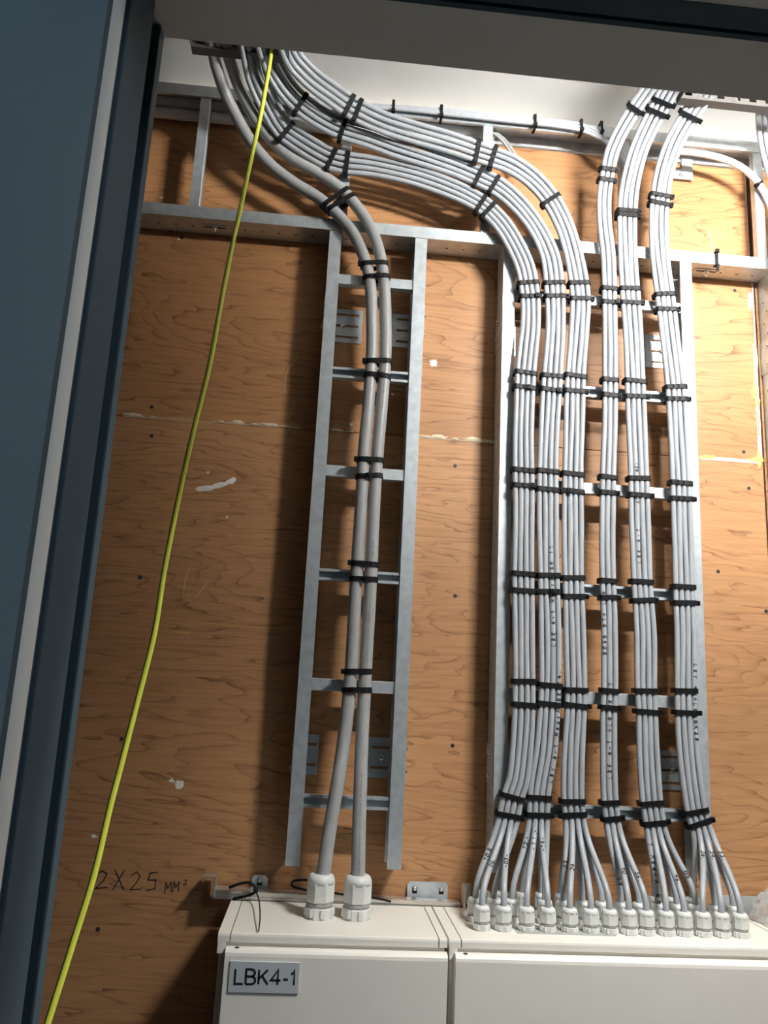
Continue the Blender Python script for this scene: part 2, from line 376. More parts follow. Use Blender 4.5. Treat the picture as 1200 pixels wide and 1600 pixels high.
wallpoly([(215, 958), (250, 963), (300, 970), (350, 976), (400, 980), (480, 983)], .0007, ORNG, bl, 'orange_scratch')
wallpoly([(272, 987), (297, 990)], .0016, ORNG, bl, 'orange_scratch')
wallpoly([(297, 885), (290, 905), (286, 935)], .0004, FILL, bl, 'pale_scratch')
wallpoly([(325, 908), (315, 922), (305, 935)], .0004, FILL, bl, 'pale_scratch')
wallpoly([(466, 558), (450, 578), (445, 600), (447, 615)], .0004, FILL, bu, 'pale_scratch')
wallpoly([(1107, 358), (1111, 378), (1114, 398)], .0009, WHITEF, bu, 'pale_scratch')
# screws in the boards
for px, py, q in ((237, 636, bu), (237, 681, bl), (219, 902, bl), (711, 728, bl), (711, 931, bl), (707, 1165, bl), (1148, 454, bu), (1162, 706, bu), (1170, 763, bl), (1197, 955, bl), (284, 371, bu), (153, 1452, bl), (190, 1155, bl), (1122, 893, bl)):
    p = at(px, py, WY); obj('screw', MB().lathe((p.x, WY, p.z), [(.0038, 0), (.0038, .0004), (.0020, .0006), (.0016, .0001)], 12, 0, 'Y', False), SCR, q)
# handwriting on the board: 2X25 MM2
mb = MB(); o0 = at(150, 1388, WY); sc = 24/800
def flat_text(mb, text, x0, z0, h, hw, adv=.95, slope=0.):
    st, w = strokes(text, adv)
    for s in st:
        for i in range(len(s)-1):
            a = Vector((x0+s[i][0]*h, 0, z0+s[i][1]*h+s[i][0]*h*slope)); b = Vector((x0+s[i+1][0]*h, 0, z0+s[i+1][1]*h+s[i+1][0]*h*slope)); d = (b-a).normalized(); n = Vector((-d.z, 0, d.x))*hw; d = d*hw
            mb.add([Vector((0, WY-.0003, 0))+q for q in (a-d+n, a-d-n, b+d-n, b+d+n)], [(0,1,2,3)])
flat_text(mb, '2X25', o0.x, o0.z, .029, .0010, 1.0, .0)
flat_text(mb, 'MM', at(258, 1388, WY).x, o0.z-.003, .016, .0009, .85, .1)
flat_text(mb, '2', at(287, 1378, WY).x, o0.z+.010, .009, .0007)
obj('handwritten_note', mb, INK, bl, label='black handwritten note reading 2X25 MM2')

# ================================================================== WHITE CONDUITS
for k, (z, nm) in enumerate(((2.7905, 'upper'), (2.7640, 'lower'))):
    c = MB().tube([Vector((-1.2, .047, z-.004)), Vector((-.5, .047, z-.002)), Vector((0, .047, z)), Vector((.345, .047, z+.001))], .0115, 18)
    tag(obj('conduit', c, WHITEP), '%s of the two white plastic conduits behind the top ladder rail' % nm, 'conduit', 'white conduits at the top of the wall')

# ================================================================== CABLE LADDERS
FL = .0245; TK = .0018; DP = .058
def vrail(mb, x, z0, z1, side):
    """C channel rail, web at x, flanges pointing inward (side=+1 to the right)"""
    s = side
    poly = [(x, 0), (x+s*FL, 0), (x+s*FL, .006), (x+s*(FL-TK), .006), (x+s*(FL-TK), TK), (x+s*TK, TK), (x+s*TK, DP-TK), (x+s*FL, DP-TK), (x+s*FL, DP), (x, DP)]
    mb.prism(poly, z0, z1, 'Z')
    k = z0+.03
    while k < z1-.02:
        xx = x - s*.0002
        for dy in (.020, .042) if int(k*40) % 2 else (.030,):
            mb.add([(xx, dy-.0016, k-.002), (xx, dy+.0016, k-.002), (xx, dy+.0016, k+.002), (xx, dy-.0016, k+.002)], [(0,1,2,3)], 1)
        k += .025
def vrung(mb, x0, x1, zt, openf):
    y0, h, d = .0035, .0215, .016
    if openf:      # open side to the room: two lips and a dark channel
        poly = [(y0, zt), (y0, zt-.0050), (y0+.0015, zt-.0050), (y0+.0015, zt-.0015), (y0+d-.0015, zt-.0015), (y0+d-.0015, zt-h+.0015), (y0+.0015, zt-h+.0015), (y0+.0015, zt-h+.0050), (y0, zt-h+.0050), (y0, zt-h), (y0+d, zt-h), (y0+d, zt)]
    else:
        poly = [(y0, zt-.001), (y0+.001, zt), (y0+d, zt), (y0+d, zt-.0015), (y0+.0018, zt-.0015), (y0+.0018, zt-h+.0015), (y0+d, zt-h+.0015), (y0+d, zt-h), (y0, zt-h)]
    mb.prism(poly, x0, x1, 'X')
def bracket(parent, x0, x1, z0, z1, rows, side_x=None, sgn=1, screw=True):
    t = .0014; cx = (x0+x1)/2; holes = []
    h = (z1-z0)
    for r in range(rows):
        zc = z0+h*(r+.5)/rows; holes.append((x0+(x1-x0)*.18, x1-(x1-x0)*.10, zc-.0025, zc+.0025))
    e = obj('wall_bracket', MB().plate(x0, x1, z0, z1, .0594, .0594+t, holes), GALV, parent)
    if side_x is not None:
        mb = MB().box(min(side_x, side_x+sgn*.0014), max(side_x, side_x+sgn*.0014), .006, .060, z0, z1); obj('bracket_flange', mb, GALV, parent)
        for zz in (z0+h*.22, z0+h*.78):
            obj('bolt', MB().lathe((side_x+sgn*.0014, .030, zz), [(.0045, 0), (.0045, .002*sgn), (.0028, .0045*sgn), (.0020, .006*sgn)], 12, 0, 'X'), STEELB, parent)
    if screw:
        zc = z0+h*.5; obj('screw', MB().lathe((cx-.002, .0594, zc), [(.0055, 0), (.0055, .0012), (.0035, .0028), (.0015, .0030)], 14, 0, 'Y'), STEELB, parent)
X2 = .3599
def ladder(x0, w, label, ztop=2.4925, zbot=1.283):
    L = empty('cable_ladder', (x0+w/2, .03, zbot), label, 'cable ladder')
    a = MB(); vrail(a, x0, zbot, ztop, 1); obj('side_rail', a, [GALV, DARK], L)
    a = MB(); vrail(a, x0+w, zbot, ztop, -1); obj('side_rail', a, [GALV, DARK], L)
    for i in range(6):
        a = MB(); vrung(a, x0+TK, x0+w-TK, 2.4-.2*i, i % 2 == 1); obj('rung', a, GALV, L)
    return L
L1 = ladder(0, .2, 'narrow vertical galvanised cable ladder carrying the two thick cables')
L2 = ladder(X2, .4, 'wide vertical galvanised cable ladder carrying the six thin-cable bundles')
L3 = ladder(.938, .4, 'galvanised cable ladder cut off by the right edge of the photo')
# slotted brackets
z0 = at(545, 536, .06).z; z1 = at(545, 484, .06).z
bracket(L1, .0035, at(566, 510, .06).x, z0, z1, 3, -.0001, -1)
bracket(L1, at(612, 510, .06).x, .1965, z0, z1, 3, .2001, 1, False)
z0b = at(590, 1215, .06).z; z1b = at(590, 1152, .06).z
bracket(L1, at(570, 1180, .06).x, .1965, z0b, z1b, 2, .2001, 1)
bracket(L1, .0035, .045, z0b, z1b, 2, -.0001, -1)
for (za, zb) in ((z0, z1), (z0b, z1b)):
    bracket(L2, X2+.0035, X2+.042, za, zb, 3, X2-.0001, -1)
    bracket(L2, at(1008, 545, .06).x, X2+.3965, za, zb, 3, X2+.4001, 1)
    bracket(L3, .9415, .985, za, zb, 3, .9379, -1)
# horizontal ladder along the top
LH = empty('cable_ladder', (.3, .03, 2.494), 'horizontal galvanised cable ladder running along the top of the wall', 'cable ladder')
def hrail(mb, z, s, x0, x1):
    poly = [(0, z), (0, z+s*.0255), (.006, z+s*.0255), (.006, z+s*(.0255-TK)), (TK, z+s*(.0255-TK)), (TK, z+s*TK), (DP-TK, z+s*TK), (DP-TK, z+s*FL), (DP, z+s*FL), (DP, z)]
    mb.prism(poly, x0, x1, 'X')
    x = x0+.05
    while x < x1:
        zz = z-s*.0002
        if not any(abs(x-c) < .02 for c in (0, .2)):
            mb.add([(x-.0025, .029, zz), (x+.0025, .029, zz), (x+.0025, .0325, zz), (x-.0025, .0325, zz)], [(0,1,2,3)], 1)
        x += .035
a = MB(); hrail(a, 2.494, 1, -1.1, 1.9); obj('side_rail', a, [GALV, DARK], LH)
a = MB(); hrail(a, 2.8, -1, -1.1, 1.9); obj('side_rail', a, [GALV, DARK], LH)
for k in range(-3, 7):
    x = .012+.2995*k
    a = MB().prism([(x, .0035), (x+.0195, .0035), (x+.021, .005), (x+.021, .0195), (x+.0195, .0195), (x+.0195, .0055), (x+.0015, .0055), (x+.0015, .0195), (x, .0195)], 2.496, 2.798, 'Z')
    obj('rung', a, GALV, LH)
# joint plate and bolt on the underside of the lower rail
def jplate(px, py):
    p = at(px, py, .028); p.z = 2.494
    sl = MB().box(p.x-.027, p.x+.027, .020, .036, 2.4925, 2.4940); o = obj('joint_plate', sl, GALV, LH)
    obj('slot', MB().box(p.x-.022, p.x+.022, .0255, .0300, 2.49235, 2.4930), DARK, o)
    obj('bolt', MB().lathe((p.x, .028, 2.4925), [(.006, 0), (.006, -.004), (.003, -.0045), (.003, -.010)], 6, 0, 'Z', False), STEELB, o)
jplate(336, 358); jplate(1103, 423)
# small angle bracket under the top rail at right
ab = MB().plate(at(1046, 262, .05).x, at(1083, 262, .05).x, at(1060, 278, .05).z, at(1060, 244, .05).z, .052, .0540, [(at(1054, 262, .05).x, at(1066, 262, .05).x, at(1060, 268, .05).z, at(1060, 244, .05).z+.01)])
e = empty('angle_bracket', (at(1065, 262, .05).x, .05, at(1060, 278, .05).z), 'small notched galvanised bracket below the top rail at right', 'bracket')
obj('plate', ab, GALV, e)
p = at(1064, 273, .05); obj('screw', MB().lathe((p.x, .052, p.z), [(.004, 0), (.004, .0012), (.0015, .0022)], 12, 0, 'Y'), STEELB, e)
obj('spacer', MB().box(at(1048, 262, .05).x, at(1081, 262, .05).x, .054, .0617, at(1060, 276, .05).z, at(1060, 262, .05).z), GALV, e)

# overhead ladders coming from the corridor side
def overhead(x0, x1, label, nslots):
    L = empty('overhead_ladder', ((x0+x1)/2, -.5, 2.766), label, 'cable ladder')
    yr = -.125
    for y in (yr, -.42, -.72):
        a = MB(); holes = []
        w = x1-x0; n = nslots
        for k in range(n): holes.append((x0+w*(k+.28)/n, x0+w*(k+.72)/n, 2.7715, 2.7805))
        a.plate(x0, x1, 2.766, 2.784, y-.020, y-.0185, holes)
        a.box(x0, x1, y-.020, y, 2.784, 2.7855); a.box(x0, x1, y-.020, y, 2.7645, 2.766)
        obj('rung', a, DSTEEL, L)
    for x in (x0, x1-.0015):
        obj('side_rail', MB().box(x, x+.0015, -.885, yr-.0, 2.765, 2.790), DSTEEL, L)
    for k in (0.28, .62): 
        obj('bolt', MB().lathe((x0+(x1-x0)*k, yr-.020, 2.772), [(.005, 0), (.005, .003), (.003, .003), (.003, .007)], 6, 0, 'Y', False), STEELB, L)
    return L
overhead(at(299, 72, -.14).x, at(452, 90, -.14).x, 'narrow overhead cable ladder end under the lintel at upper left', 6)
overhead(at(1062, 160, -.14).x, at(1062, 160, -.14).x+.4, 'wide overhead cable ladder end under the lintel at upper right', 12)

# ================================================================== CABLES
RC = .0051; PITCH = .01075; YF = -.0185; LAYER = .0093
def surf(px, py, y0, R=.19, zb=2.60):
    """point on the sheet the cables follow: flat before the ladder, then bending out under the ceiling"""
    p = at(px, py, y0)
    if p.z <= zb: return p
    lo_, hi_ = y0-R, y0
    for _ in range(40):
        y = (lo_+hi_)/2; c = 1-(y0-y)/R; za = zb + R*math.sqrt(max(0, 1-c*c))
        if at(px, py, y).z > za: hi_ = y
        else: lo_ = y
    return at(px, py, (lo_+hi_)/2)
ORD = ['first', 'second', 'third', 'fourth', 'fifth', 'sixth', 'seventh']
def top_ext(P, y_end=-.875, zt=2.795):
    d = P[-1]; out = []
    t = (P[-1]-P[-2]).normalized()
    q = d.copy()
    out.append(Vector((d.x+t.x*.03, d.y-.06, min(zt+.006, d.z+.012))))
    out.append(Vector((d.x+t.x*.04, d.y-.16, zt+.006))); out.append(Vector((d.x+t.x*.04, -.55, zt+.005))); out.append(Vector((d.x+t.x*.04, y_end, zt+.005)))
    return out
BUN = {
 'A': dict(pts=[(795,1275),(801,1245),(809,1222),(814,1180),(818.5,1117),(819,1063),(818,990),(817.6,895),(818,800),(818,737),(818,673),(821,585),(825,547),(829,510),(829,475),(826,447),(820,417),(807,387),(787,353),(760,325),(733,308),(700,293),(650,275),(600,263),(570,258),(542,255),(518,249),(500,240),(472,223),(443,202),(427,177),(412,146),(401,118),(396,92)], n=4),
 'B': dict(pts=[(841,1275),(842,1245),(847,1210),(852,1180),(857,1117),(859.5,1069),(859.5,990),(857,895),(856,800),(855.6,737),(858,673),(863,585),(868,515),(868,480),(866,447),(860,403),(843,363),(820,330),(793,303),(770,287),(745,275),(713,261),(667,245),(617,229),(577,214),(533,200),(500,183),(468,160),(446,136),(430,110),(422,92)], n=4),
 'C': dict(pts=[(897,1275),(895,1252),(895.5,1180),(899,1117),(900,1075),(898,990),(895.5,904),(895,820),(895,740),(897,673),(899,591),(905,515),(907,470),(904.7,444),(896,397),(882,352),(861,312),(833,280),(800,257),(770,245),(745,237),(700,222),(650,208),(600,192),(567,177),(545,165),(518,146),(492,127),(470,106),(459,92)], n=4),
 'D': dict(pts=[(956,1280),(953,1253),(950.6,1180),(951,1117),(953,1075),(952,990),(950,908),(949,820),(950,746),(953,673),(953,594),(953.5,520),(952,460),(950,397),(945,349),(944,308),(948,276),(956,238),(972,203),(994,167),(1012,140)], n=3),
 'E': dict(pts=[(1023,1287),(1018,1254),(1013,1180),(1011,1117),(1009,1079),(1008.5,990),(1003,909),(1000,820),(998,746),(995,673),(992.5,594),(989,520),(985,460),(981,397),(980,333),(985,286),(997,238),(1013,200),(1029,170),(1042,146)], n=4),
 'F': dict(pts=[(1093,1287),(1087,1265),(1076,1180),(1072,1117),(1071,1079),(1071,990),(1068.5,917),(1066,830),(1064,756),(1060,680),(1056,607),(1047,531),(1039,461),(1031,397),(1029,352),(1031,314),(1038,270),(1054,222),(1073,188),(1091,160)], n=4)}
ZC = 1.220     # cabinet tops
ROWY = {'f': -.102, 'b': -.056, 'c': -.010}
def gx(row, px):
    y = {'f': 1461, 'b': 1442, 'c': 1424}[row]; return atZ(px, y, ZC).x
ASG = {
 'A': ([('b',744),('f',758),('f',792),('b',773)], [('c',752),('c',781)]),
 'B': ([('b',801),('f',828),('f',861),('b',851)], [('c',811),('c',840)]),
 'C': ([('b',879),('f',895),('f',927.5),('f',956)], [('c',869),('b',908),('b',937)]),
 'D': ([('b',966),('f',985.5),('f',1012)], [('b',993)]),
 'E': ([('b',1021),('f',1042),('f',1069),('b',1077)], [('c',1008),('b',1049),('c',1034)]),
 'F': ([('c',1062),('f',1097),('f',1125),('f',1153)], [('b',1105),('b',1132)])}
MARKS = {   # (bundle, layer, column): list of (text, px y where it starts, direction, letter height)
 ('A',0,0): [('10.B', 1345, 1)], ('A',0,1): [('06.', 1356, 1)], ('A',0,2): [('-03-', 1358, 1)],
 ('B',0,0): [('12.-', 1327, 1)], ('B',0,1): [('-11.-', 1330, 1)], ('B',0,2): [('-14-', 1332, 1), ('LBK 4-1 MediA GR 11', 1010, 1)],
 ('B',0,3): [('LBV 4-1 MediA GR 14.', 1222, 1)],
 ('C',0,0): [('23.', 1357, 1)], ('C',0,1): [('24', 1362, 1)],
 ('D',0,0): [('19', 1372, -1), ('4-1 ALG GR28', 925, -1)], ('D',0,1): [('90', 1358, -1), ('LBK 4-1 ALG GR 17', 1216, 1)], ('D',0,2): [('36.', 1365, -1)],
 ('E',0,0): [('1 MediA GR', 1318, -1)], ('E',0,1): [('LBK 4-1', 880, 1), ('A1', 787, 1), ('46-', 738, 1)], ('E',0,2): [('46.', 1370, -1)], ('E',0,3): [('05', 1362, -1)],
 ('F',0,1): [('36.', 1332, -1)], ('F',0,2): [('34.', 1332, -1)], ('F',0,3): [('33.', 1332, -1), ('LBV 4 ALG GR28', 1038, -1)],
 ('A',0,1.5): []}
NICE = {0: 'front', 1: 'rear'}
paths = {}
def project_y(p):
    d = p-CAM; return 800-F*(d.dot(UP))/d.dot(FW)
def arclen_at_py(pts, py):
    S = 0; best = None
    for i in range(len(pts)-1):
        a, b = project_y(pts[i]), project_y(pts[i+1]); L = (pts[i+1]-pts[i]).length
        if (a-py)*(b-py) <= 0: return S + L*abs(a-py)/(abs(b-a)+1e-9)
        S += L
    return 0
glands = []
for gi, (g, d) in enumerate(BUN.items()):
    P = [surf(x, y, YF) for x, y in d['pts']]; P = P + top_ext(P)
    sp_ = smooth_path(P, .012); fr = frames_of(sp_); paths[g] = (sp_, fr, d['n'])
    n = d['n']
    for layer in (0, 1):
        cols = ASG[g][layer]; m = len(cols)
        for c, (row, px) in enumerate(cols):
            lat = (c-(m-1)/2)*PITCH
            if layer == 1 and m == n-1: pass
            ph1, ph2 = random.uniform(0, 6.3), random.uniform(0, 6.3); amp = .0005
            pts = []
            s = 0
            for i, (p, (l, nn)) in enumerate(zip(sp_, fr)):
                if i: s += (p-sp_[i-1]).length
                w = amp*min(1, s/.1)
                # the upper sweep fans out a little
                fan = 1+ .28*max(0, min(1, (s-1.15)/.4)) if g in 'ABC' else 1
                pts.append(p + l*(lat*fan + w*math.sin(s*27+ph1)) + nn*(-LAYER*layer + w*.6*math.sin(s*23+ph2)))
            # fan below the last tie down to the gland
            X = gx(row, px); Yg = ROWY[row]; ztop = ZC + .040
            p0 = pts[0]; t0 = (pts[0]-pts[1]).normalized()
            p1 = Vector((X, Yg, ztop)); dist = (p1-p0).length
            m0 = t0*dist*1.15; m1 = Vector((0, 0, -1))*dist*.75
            low = []
            K = 12
            for k in range(1, K+1):
                t = k/K
                h00 = 2*t**3-3*t**2+1; h10 = t**3-2*t**2+t; h01 = -2*t**3+3*t**2; h11 = t**3-t**2
                low.append(p0*h00 + m0*h10 + p1*h01 + m1*h11)
            low.append(Vector((X, Yg, ztop-.012)))
            full = low[::-1] + pts
            full = [full[0], full[1]] + [q for q in full[2:]]
            ff = frames_of(full)
            mk = MARKS.get((g, layer, c), []) if layer == 0 else []
            lab = 'grey cable, %s from left in the %s layer of the %s bundle' % (ORD[c], NICE[layer], ORD[gi])
            small = [t for t, *_ in mk if len(t) < 6]
            if small: lab += ', marked ' + small[0].strip('-. ')
            o = tag(obj('cable', MB().tube(full, RC, 12), CABLE), lab, 'cable', 'thin grey cables of the six bundles')
            for (text, py, dr) in mk:
                s0 = arclen_at_py(full, py); h = .0075
                write_on(o, full, ff, RC, text, s0, h, dr, 0.0, .0009, adv=.95 if len(text) < 5 else 1.35)
            glands.append((X, Yg, row, gi, layer, c))

def gland(X, Y, z, R, label, grp):
    e = empty('cable_gland', (X, Y, z), label, 'cable gland', grp)
    k = R/.0135
    # base hexagon with recesses
    b = MB().lathe((X, Y, z), [(R*1.06, 0), (R*1.06, .0085*k), (R*.98, .0095*k)], 6 if R < .02 else 8, 0, 'Z', False)
    for j in range(8): 
        a = 2*math.pi*(j)/8 + .2; b.box(X+R*.98*math.cos(a)-.0016*k, X+R*.98*math.cos(a)+.0016*k, Y+R*.98*math.sin(a)-.0016*k, Y+R*.98*math.sin(a)+.0016*k, z+.002*k, z+.0088*k)
    obj('base_nut', b, GLAND, e)
    obj('thread', MB().lathe((X, Y, z), [(R*.90, .0095*k), (R*.90, .0145*k)], 20, 0, 'Z'), GLANDM, e, label='darker grey threaded neck')
    c = MB().lathe((X, Y, z), [(R*.98, .0140*k), (R*1.04, .0150*k), (R*1.04, .030*k), (R*1.0, .0315*k)], 8, 0, 'Z', False)
    c.lathe((X, Y, z), [(R*1.0, .0300*k), (R*.97, .0335*k), (R*.86, .0370*k), (R*.66, .0385*k), (R*.62, .0380*k)], 24, 0, 'Z', True)
    obj('cap_nut', c, GLAND, e)
    return e
glands.sort(key=lambda g: (g[2], g[0]))
cnt = {}
tot = {r: sum(1 for g in glands if g[2] == r) for r in 'fbc'}
RN = {'f': 'front', 'b': 'middle', 'c': 'back'}
ORDN = ORD + ['eighth', 'ninth', 'tenth', 'eleventh', 'twelfth', 'thirteenth', 'fourteenth', 'fifteenth', 'sixteenth']
for (X, Y, row, gi, layer, c) in glands:
    k = cnt.get(row, 0); cnt[row] = k+1
    gland(X, Y, ZC+.0002, .0128, 'small light grey cable gland, %s from left in the %s row' % (ORDN[k], RN[row]), 'small cable glands on the wide cabinet')

# thick pair
TA = [(502.6,1381),(508,1345),(516,1290),(528.6,1216.7),(534,1180),(543.5,1105),(549.7,1030),(555,930),(563,780),(565,775),(569,700),(574,650),(581,550),(581,500),(579,450),(573,415),(568,400),(553,367),(530,338),(500,311),(461,287),(422,257),(392,221),(368,179),(350,140),(337,100),(335,90)]
TA = [q for q in TA if q != (563,780)]
TB = [(558.5,1381),(560,1335),(561,1290),(563,1230),(564.5,1180),(568,1105),(572,1030),(578,930),(585,780),(590.5,700),(595,650),(602.5,550),(602.5,500),(600.6,450),(594,400),(582,363),(563,330),(530,293),(494,269),(449,242),(416,209),(392,173),(374,137),(361,100),(358,90)]
RT_ = .0118
tp = []
for k, (T, nm, gpx) in enumerate(((TA, 'left', 498.5), (TB, 'right', 557))):
    P = [surf(x, y, -.0135, .20) for x, y in T]
    G = atZ(gpx, 1436, ZC); G.y = -.058; ztop = ZC+.066
    # pull the lowest points out to the gland
    for i in range(7):
        t = (1-i/7)**2*(3-2*(1-i/7)); y = -.0135*(1-t)+G.y*t; P[i] = at(*T[i], y)
    P = [Vector((G.x, G.y, ztop-.03))] + P[1:] + top_ext(P, zt=2.800)
    sp_ = smooth_path(P, .012); fr = frames_of(sp_); tp.append((sp_, fr))
    o = tag(obj('thick_cable', MB().tube(sp_, RT_, 22), CABLE2), '%s one of the two thick grey cables on the narrow ladder' % nm, 'cable', 'thick grey cables on the narrow ladder')
    if k == 1:    # tiny printed legend, too small to read in the photograph: rows of ticks
        mb = MB(); S = [0.]
        for i in range(1, len(sp_)): S.append(S[-1]+(sp_[i]-sp_[i-1]).length)
        for py0, py1 in ((845, 872), (908, 935), (945, 1045), (1060, 1072), (1210, 1375), (640, 560)):
            s0, s1 = sorted((arclen_at_py(sp_, py0), arclen_at_py(sp_, py1))); s = s0
            while s < s1:
                i = max(j for j in range(len(S)-1) if S[j] <= s); t = (s-S[i])/(S[i+1]-S[i]); p = sp_[i].lerp(sp_[i+1], t); l, nn = fr[i]; T_ = (sp_[i+1]-sp_[i]).normalized()
                if random.random() < .75:
                    v = []
                    for a, u in ((-.05, 0), (.09, 0), (.09, .0011), (-.05, .0011)):
                        a += .05; v.append(p + (l*math.sin(a)+nn*math.cos(a))*(RT_+.0002) + T_*u)
                    mb.add(v, [(0,1,2,3)])
                s += .0022
        obj('printed_legend', mb, INKT, o)
    gland(G.x, G.y, ZC+.0002, .0232, 'large light grey cable gland of the %s thick cable' % nm, 'large cable glands on the narrow cabinet')

# thin cables along the top rail
def thin(pix, r, y, label, m=CABLE, name='thin_cable', ys=None, grp=None, seg=10, down=None):
    P = [at(x, yy, (ys[i] if ys else y)) for i, (x, yy) in enumerate(pix)]
    if down: P += [Vector((down, -.020, z)) for z in (2.25, 2.0, 1.7, 1.4, 1.2215)]     # on down the third ladder to the next cabinet
    return tag(obj(name, MB().tube(smooth_path(P, .012), r, seg), m), label, 'cable', grp)
for k in range(3):
    o = k*3.6
    thin([(560,164+o*.5),(620,167+o*.5),(700,172+o),(800,183+o),(870,189+o*1.2),(912,196+o*1.3),(938,209+o*1.2),(958,236-o*.3),(972,262-o),(974,290),(980,330)], .0040, 0,
         'thin grey cable lying along the top rail, %s of three' % ('topmost', 'middle', 'lowest')[k], ys=[-.006-.002*k]*8+[-.008, -.008, -.006], grp='thin cables along the top rail')
for k in range(2):
    thin([(757+k*5,200),(768+k*5,206),(785+k*5,220),(800+k*5,242),(812+k*5,262)], .0032, 0, 'thin dark grey cable behind the third bundle, %s of two' % ('left', 'right')[k], m=CABLE2, ys=[.028, .026, .024, .022, .020], grp='thin pair dropping behind the top sweep')
thin([(1052,236),(1080,238),(1110,243),(1140,252),(1165,266),(1186,288),(1203,318),(1212,350)], .0072, -.010, 'white cable curving down from the top rail at the right edge', WHITEP, 'white_cable', seg=16, down=.975)
for k in range(3):
    thin([(1184+k*9,160),(1185+k*9,195),(1189+k*9,225),(1197+k*9,258),(1210+k*9,300),(1222+k*9,350)], .0053, 0, 'grey cable at the top right corner, %s of three' % ('left', 'middle', 'right')[k], ys=[-.11, -.07, -.045, -.03, -.022, -.022], grp='grey cables at the top right corner', down=1.02+k*.012)
thin([(1207,330),(1206,400),(1216,480)], .005, -.022, 'dark red cable at the right edge', REDC, 'red_cable', down=.995)

# earth wire hanging in front
wp = [(424,86),(422,96),(414.5,140),(407,182),(395,236),(377,320),(363,384),(350,449),(325.6,580),(306.7,656),(287.7,738),(271.8,814),(256,896.6),(241.5,988.5),(215,1095),(188,1200),(173,1257),(147,1367),(113,1477),(75,1597),(52,1670)]
WPt = []
for i, (x, y) in enumerate(wp): WPt.append(at(x, y, -.150 - .30*(max(0, y-90)/1500)))
b0 = at(424, 80, -.148); 
WPt = smooth_path([Vector((b0.x, -.160, 2.790)), Vector((b0.x, -.152, 2.780))] + WPt[1:], .012)
tag(obj('earth_wire', MB().tube(WPt, .0041, 14, mfn=lambda j: 1 if (1 <= j <= 4 or 8 <= j <= 10) else 0), [YEL, GRN]), 'loose yellow and green striped earth wire hanging across the left side', 'wire')

# ================================================================== CABLE TIES
def loop(p, T, L, N, a, f, b, w=.0088, t=.0021, parent=None, nb=0, r=RC, head=1., lean=0.):
    """strap: a half width, f extent to the front, b extent to the back, measured from p"""
    q = []
    cr_ = min(r*1.0, (f+b)/2*.98)
    def arc(cx, cz, a0, a1): 
        for k in range(5):
            th = a0+(a1-a0)*k/4; q.append((cx+cr_*math.cos(th), cz+cr_*math.sin(th)))
    arc(a-cr_, f-cr_, 0, math.pi/2)
    if nb > 1:      # slight sags between the cables on the front
        for k in range(1, nb*2-2):
            x = (a-cr_) - 2*(a-cr_)*k/(nb*2-2); q.append((x, f-(.0 if k % 2 else .0009)))
    arc(-(a-cr_), f-cr_, math.pi/2, math.pi); arc(-(a-cr_), -(b-cr_), math.pi, 1.5*math.pi); arc(a-cr_, -(b-cr_), 1.5*math.pi, 2*math.pi)
    pts = [p + L*x + N*z + T*(lean*x) for x, z in q]; n = len(pts); frs = []
    for i in range(n):
        tt = (pts[(i+1) % n]-pts[i-1]).normalized(); out = tt.cross(T).normalized(); frs.append((T, out))
    mb = MB(); mb.sweep(pts, [(-w/2, -t/2), (w/2, -t/2), (w/2, t/2), (-w/2, t/2)], frs, closed=True, smooth=False)
    obj('strap', mb, TIE, parent)
    if head is None: return
    hx = head*(a+.0022) if abs(head) >= 1 else head*a
    hp = p + L*hx + N*((f-.004) if abs(head) >= 1 else (f+.002))
    hb = MB(); sx, sz, st = (.0032, .0042, .0042) if abs(head) >= 1 else (.0042, .0030, .0042)
    v = [hp + L*(i*sx) + N*(j*sz) + T*(k*st) for i in (-1, 1) for j in (-1, 1) for k in (-1, 1)]
    hb.add(v, [(0,1,3,2), (4,6,7,5), (0,4,5,1), (2,3,7,6), (0,2,6,4), (1,5,7,3)])
    # cut tail
    d = (N*.0045 if abs(head) >= 1 else N*.003) + T*.001; e0 = hp + N*(.0036 if abs(head) >= 1 else .0022)
    v = [e0 + L*(i*.0012) + T*(k*.0022) + d*j for i in (-1, 1) for j in (0, 1) for k in (-1, 1)]
    hb.add(v, [(0,1,3,2), (4,6,7,5), (0,4,5,1), (2,3,7,6), (0,2,6,4), (1,5,7,3)])
    obj('head', hb, TIE, parent)
def path_at(sp_, fr, px, py):
    best = None
    for i in range(len(sp_)-1):
        for k in range(4):
            q = sp_[i].lerp(sp_[i+1], k/4); d = q-CAM; z = d.dot(FW)
            X, Yp = 600+F*d.dot(RT)/z, 800-F*d.dot(UP)/z; e = (Yp-py)**2 + (0 if px is None else (X-px)**2)
            if best is None or e < best[0]: best = (e, i, k/4)
    _, i, t = best; T = (sp_[i+1]-sp_[i]).normalized(); N = (fr[i][1]-T*fr[i][1].dot(T)).normalized()
    return sp_[i].lerp(sp_[i+1], t), T, T.cross(N), N
RO = ['top', 'second', 'third', 'fourth', 'fifth', 'lowest']
TIES = {
 'A': [(442.8,464),(583,606),(735,759),(896.6,923),(1064.4,1101),(1245.5,1274)],
 'B': [(443,463.7),(588,610),(736.6,765),(899,924.4),(1070.7,1100),(1246,1273)],
 'C': [(443,467.5),(588,611.6),(741,768),(903,932),(1078,1102.4),(1252,1272.6)],
 'D': [(451.7,473),(594,618),(746,770),(907.7,933.6),(1079.3,1105.6),(1254,1279)],
 'E': [(451.7,473.8),(596,620),(747.7,774),(909,938),(1079.3,1112),(1255,1286)],
 'F': [(460.5,484),(605,624),(755,779.5),(917,942),(1079.3,1113.5),(1268,1286)]}
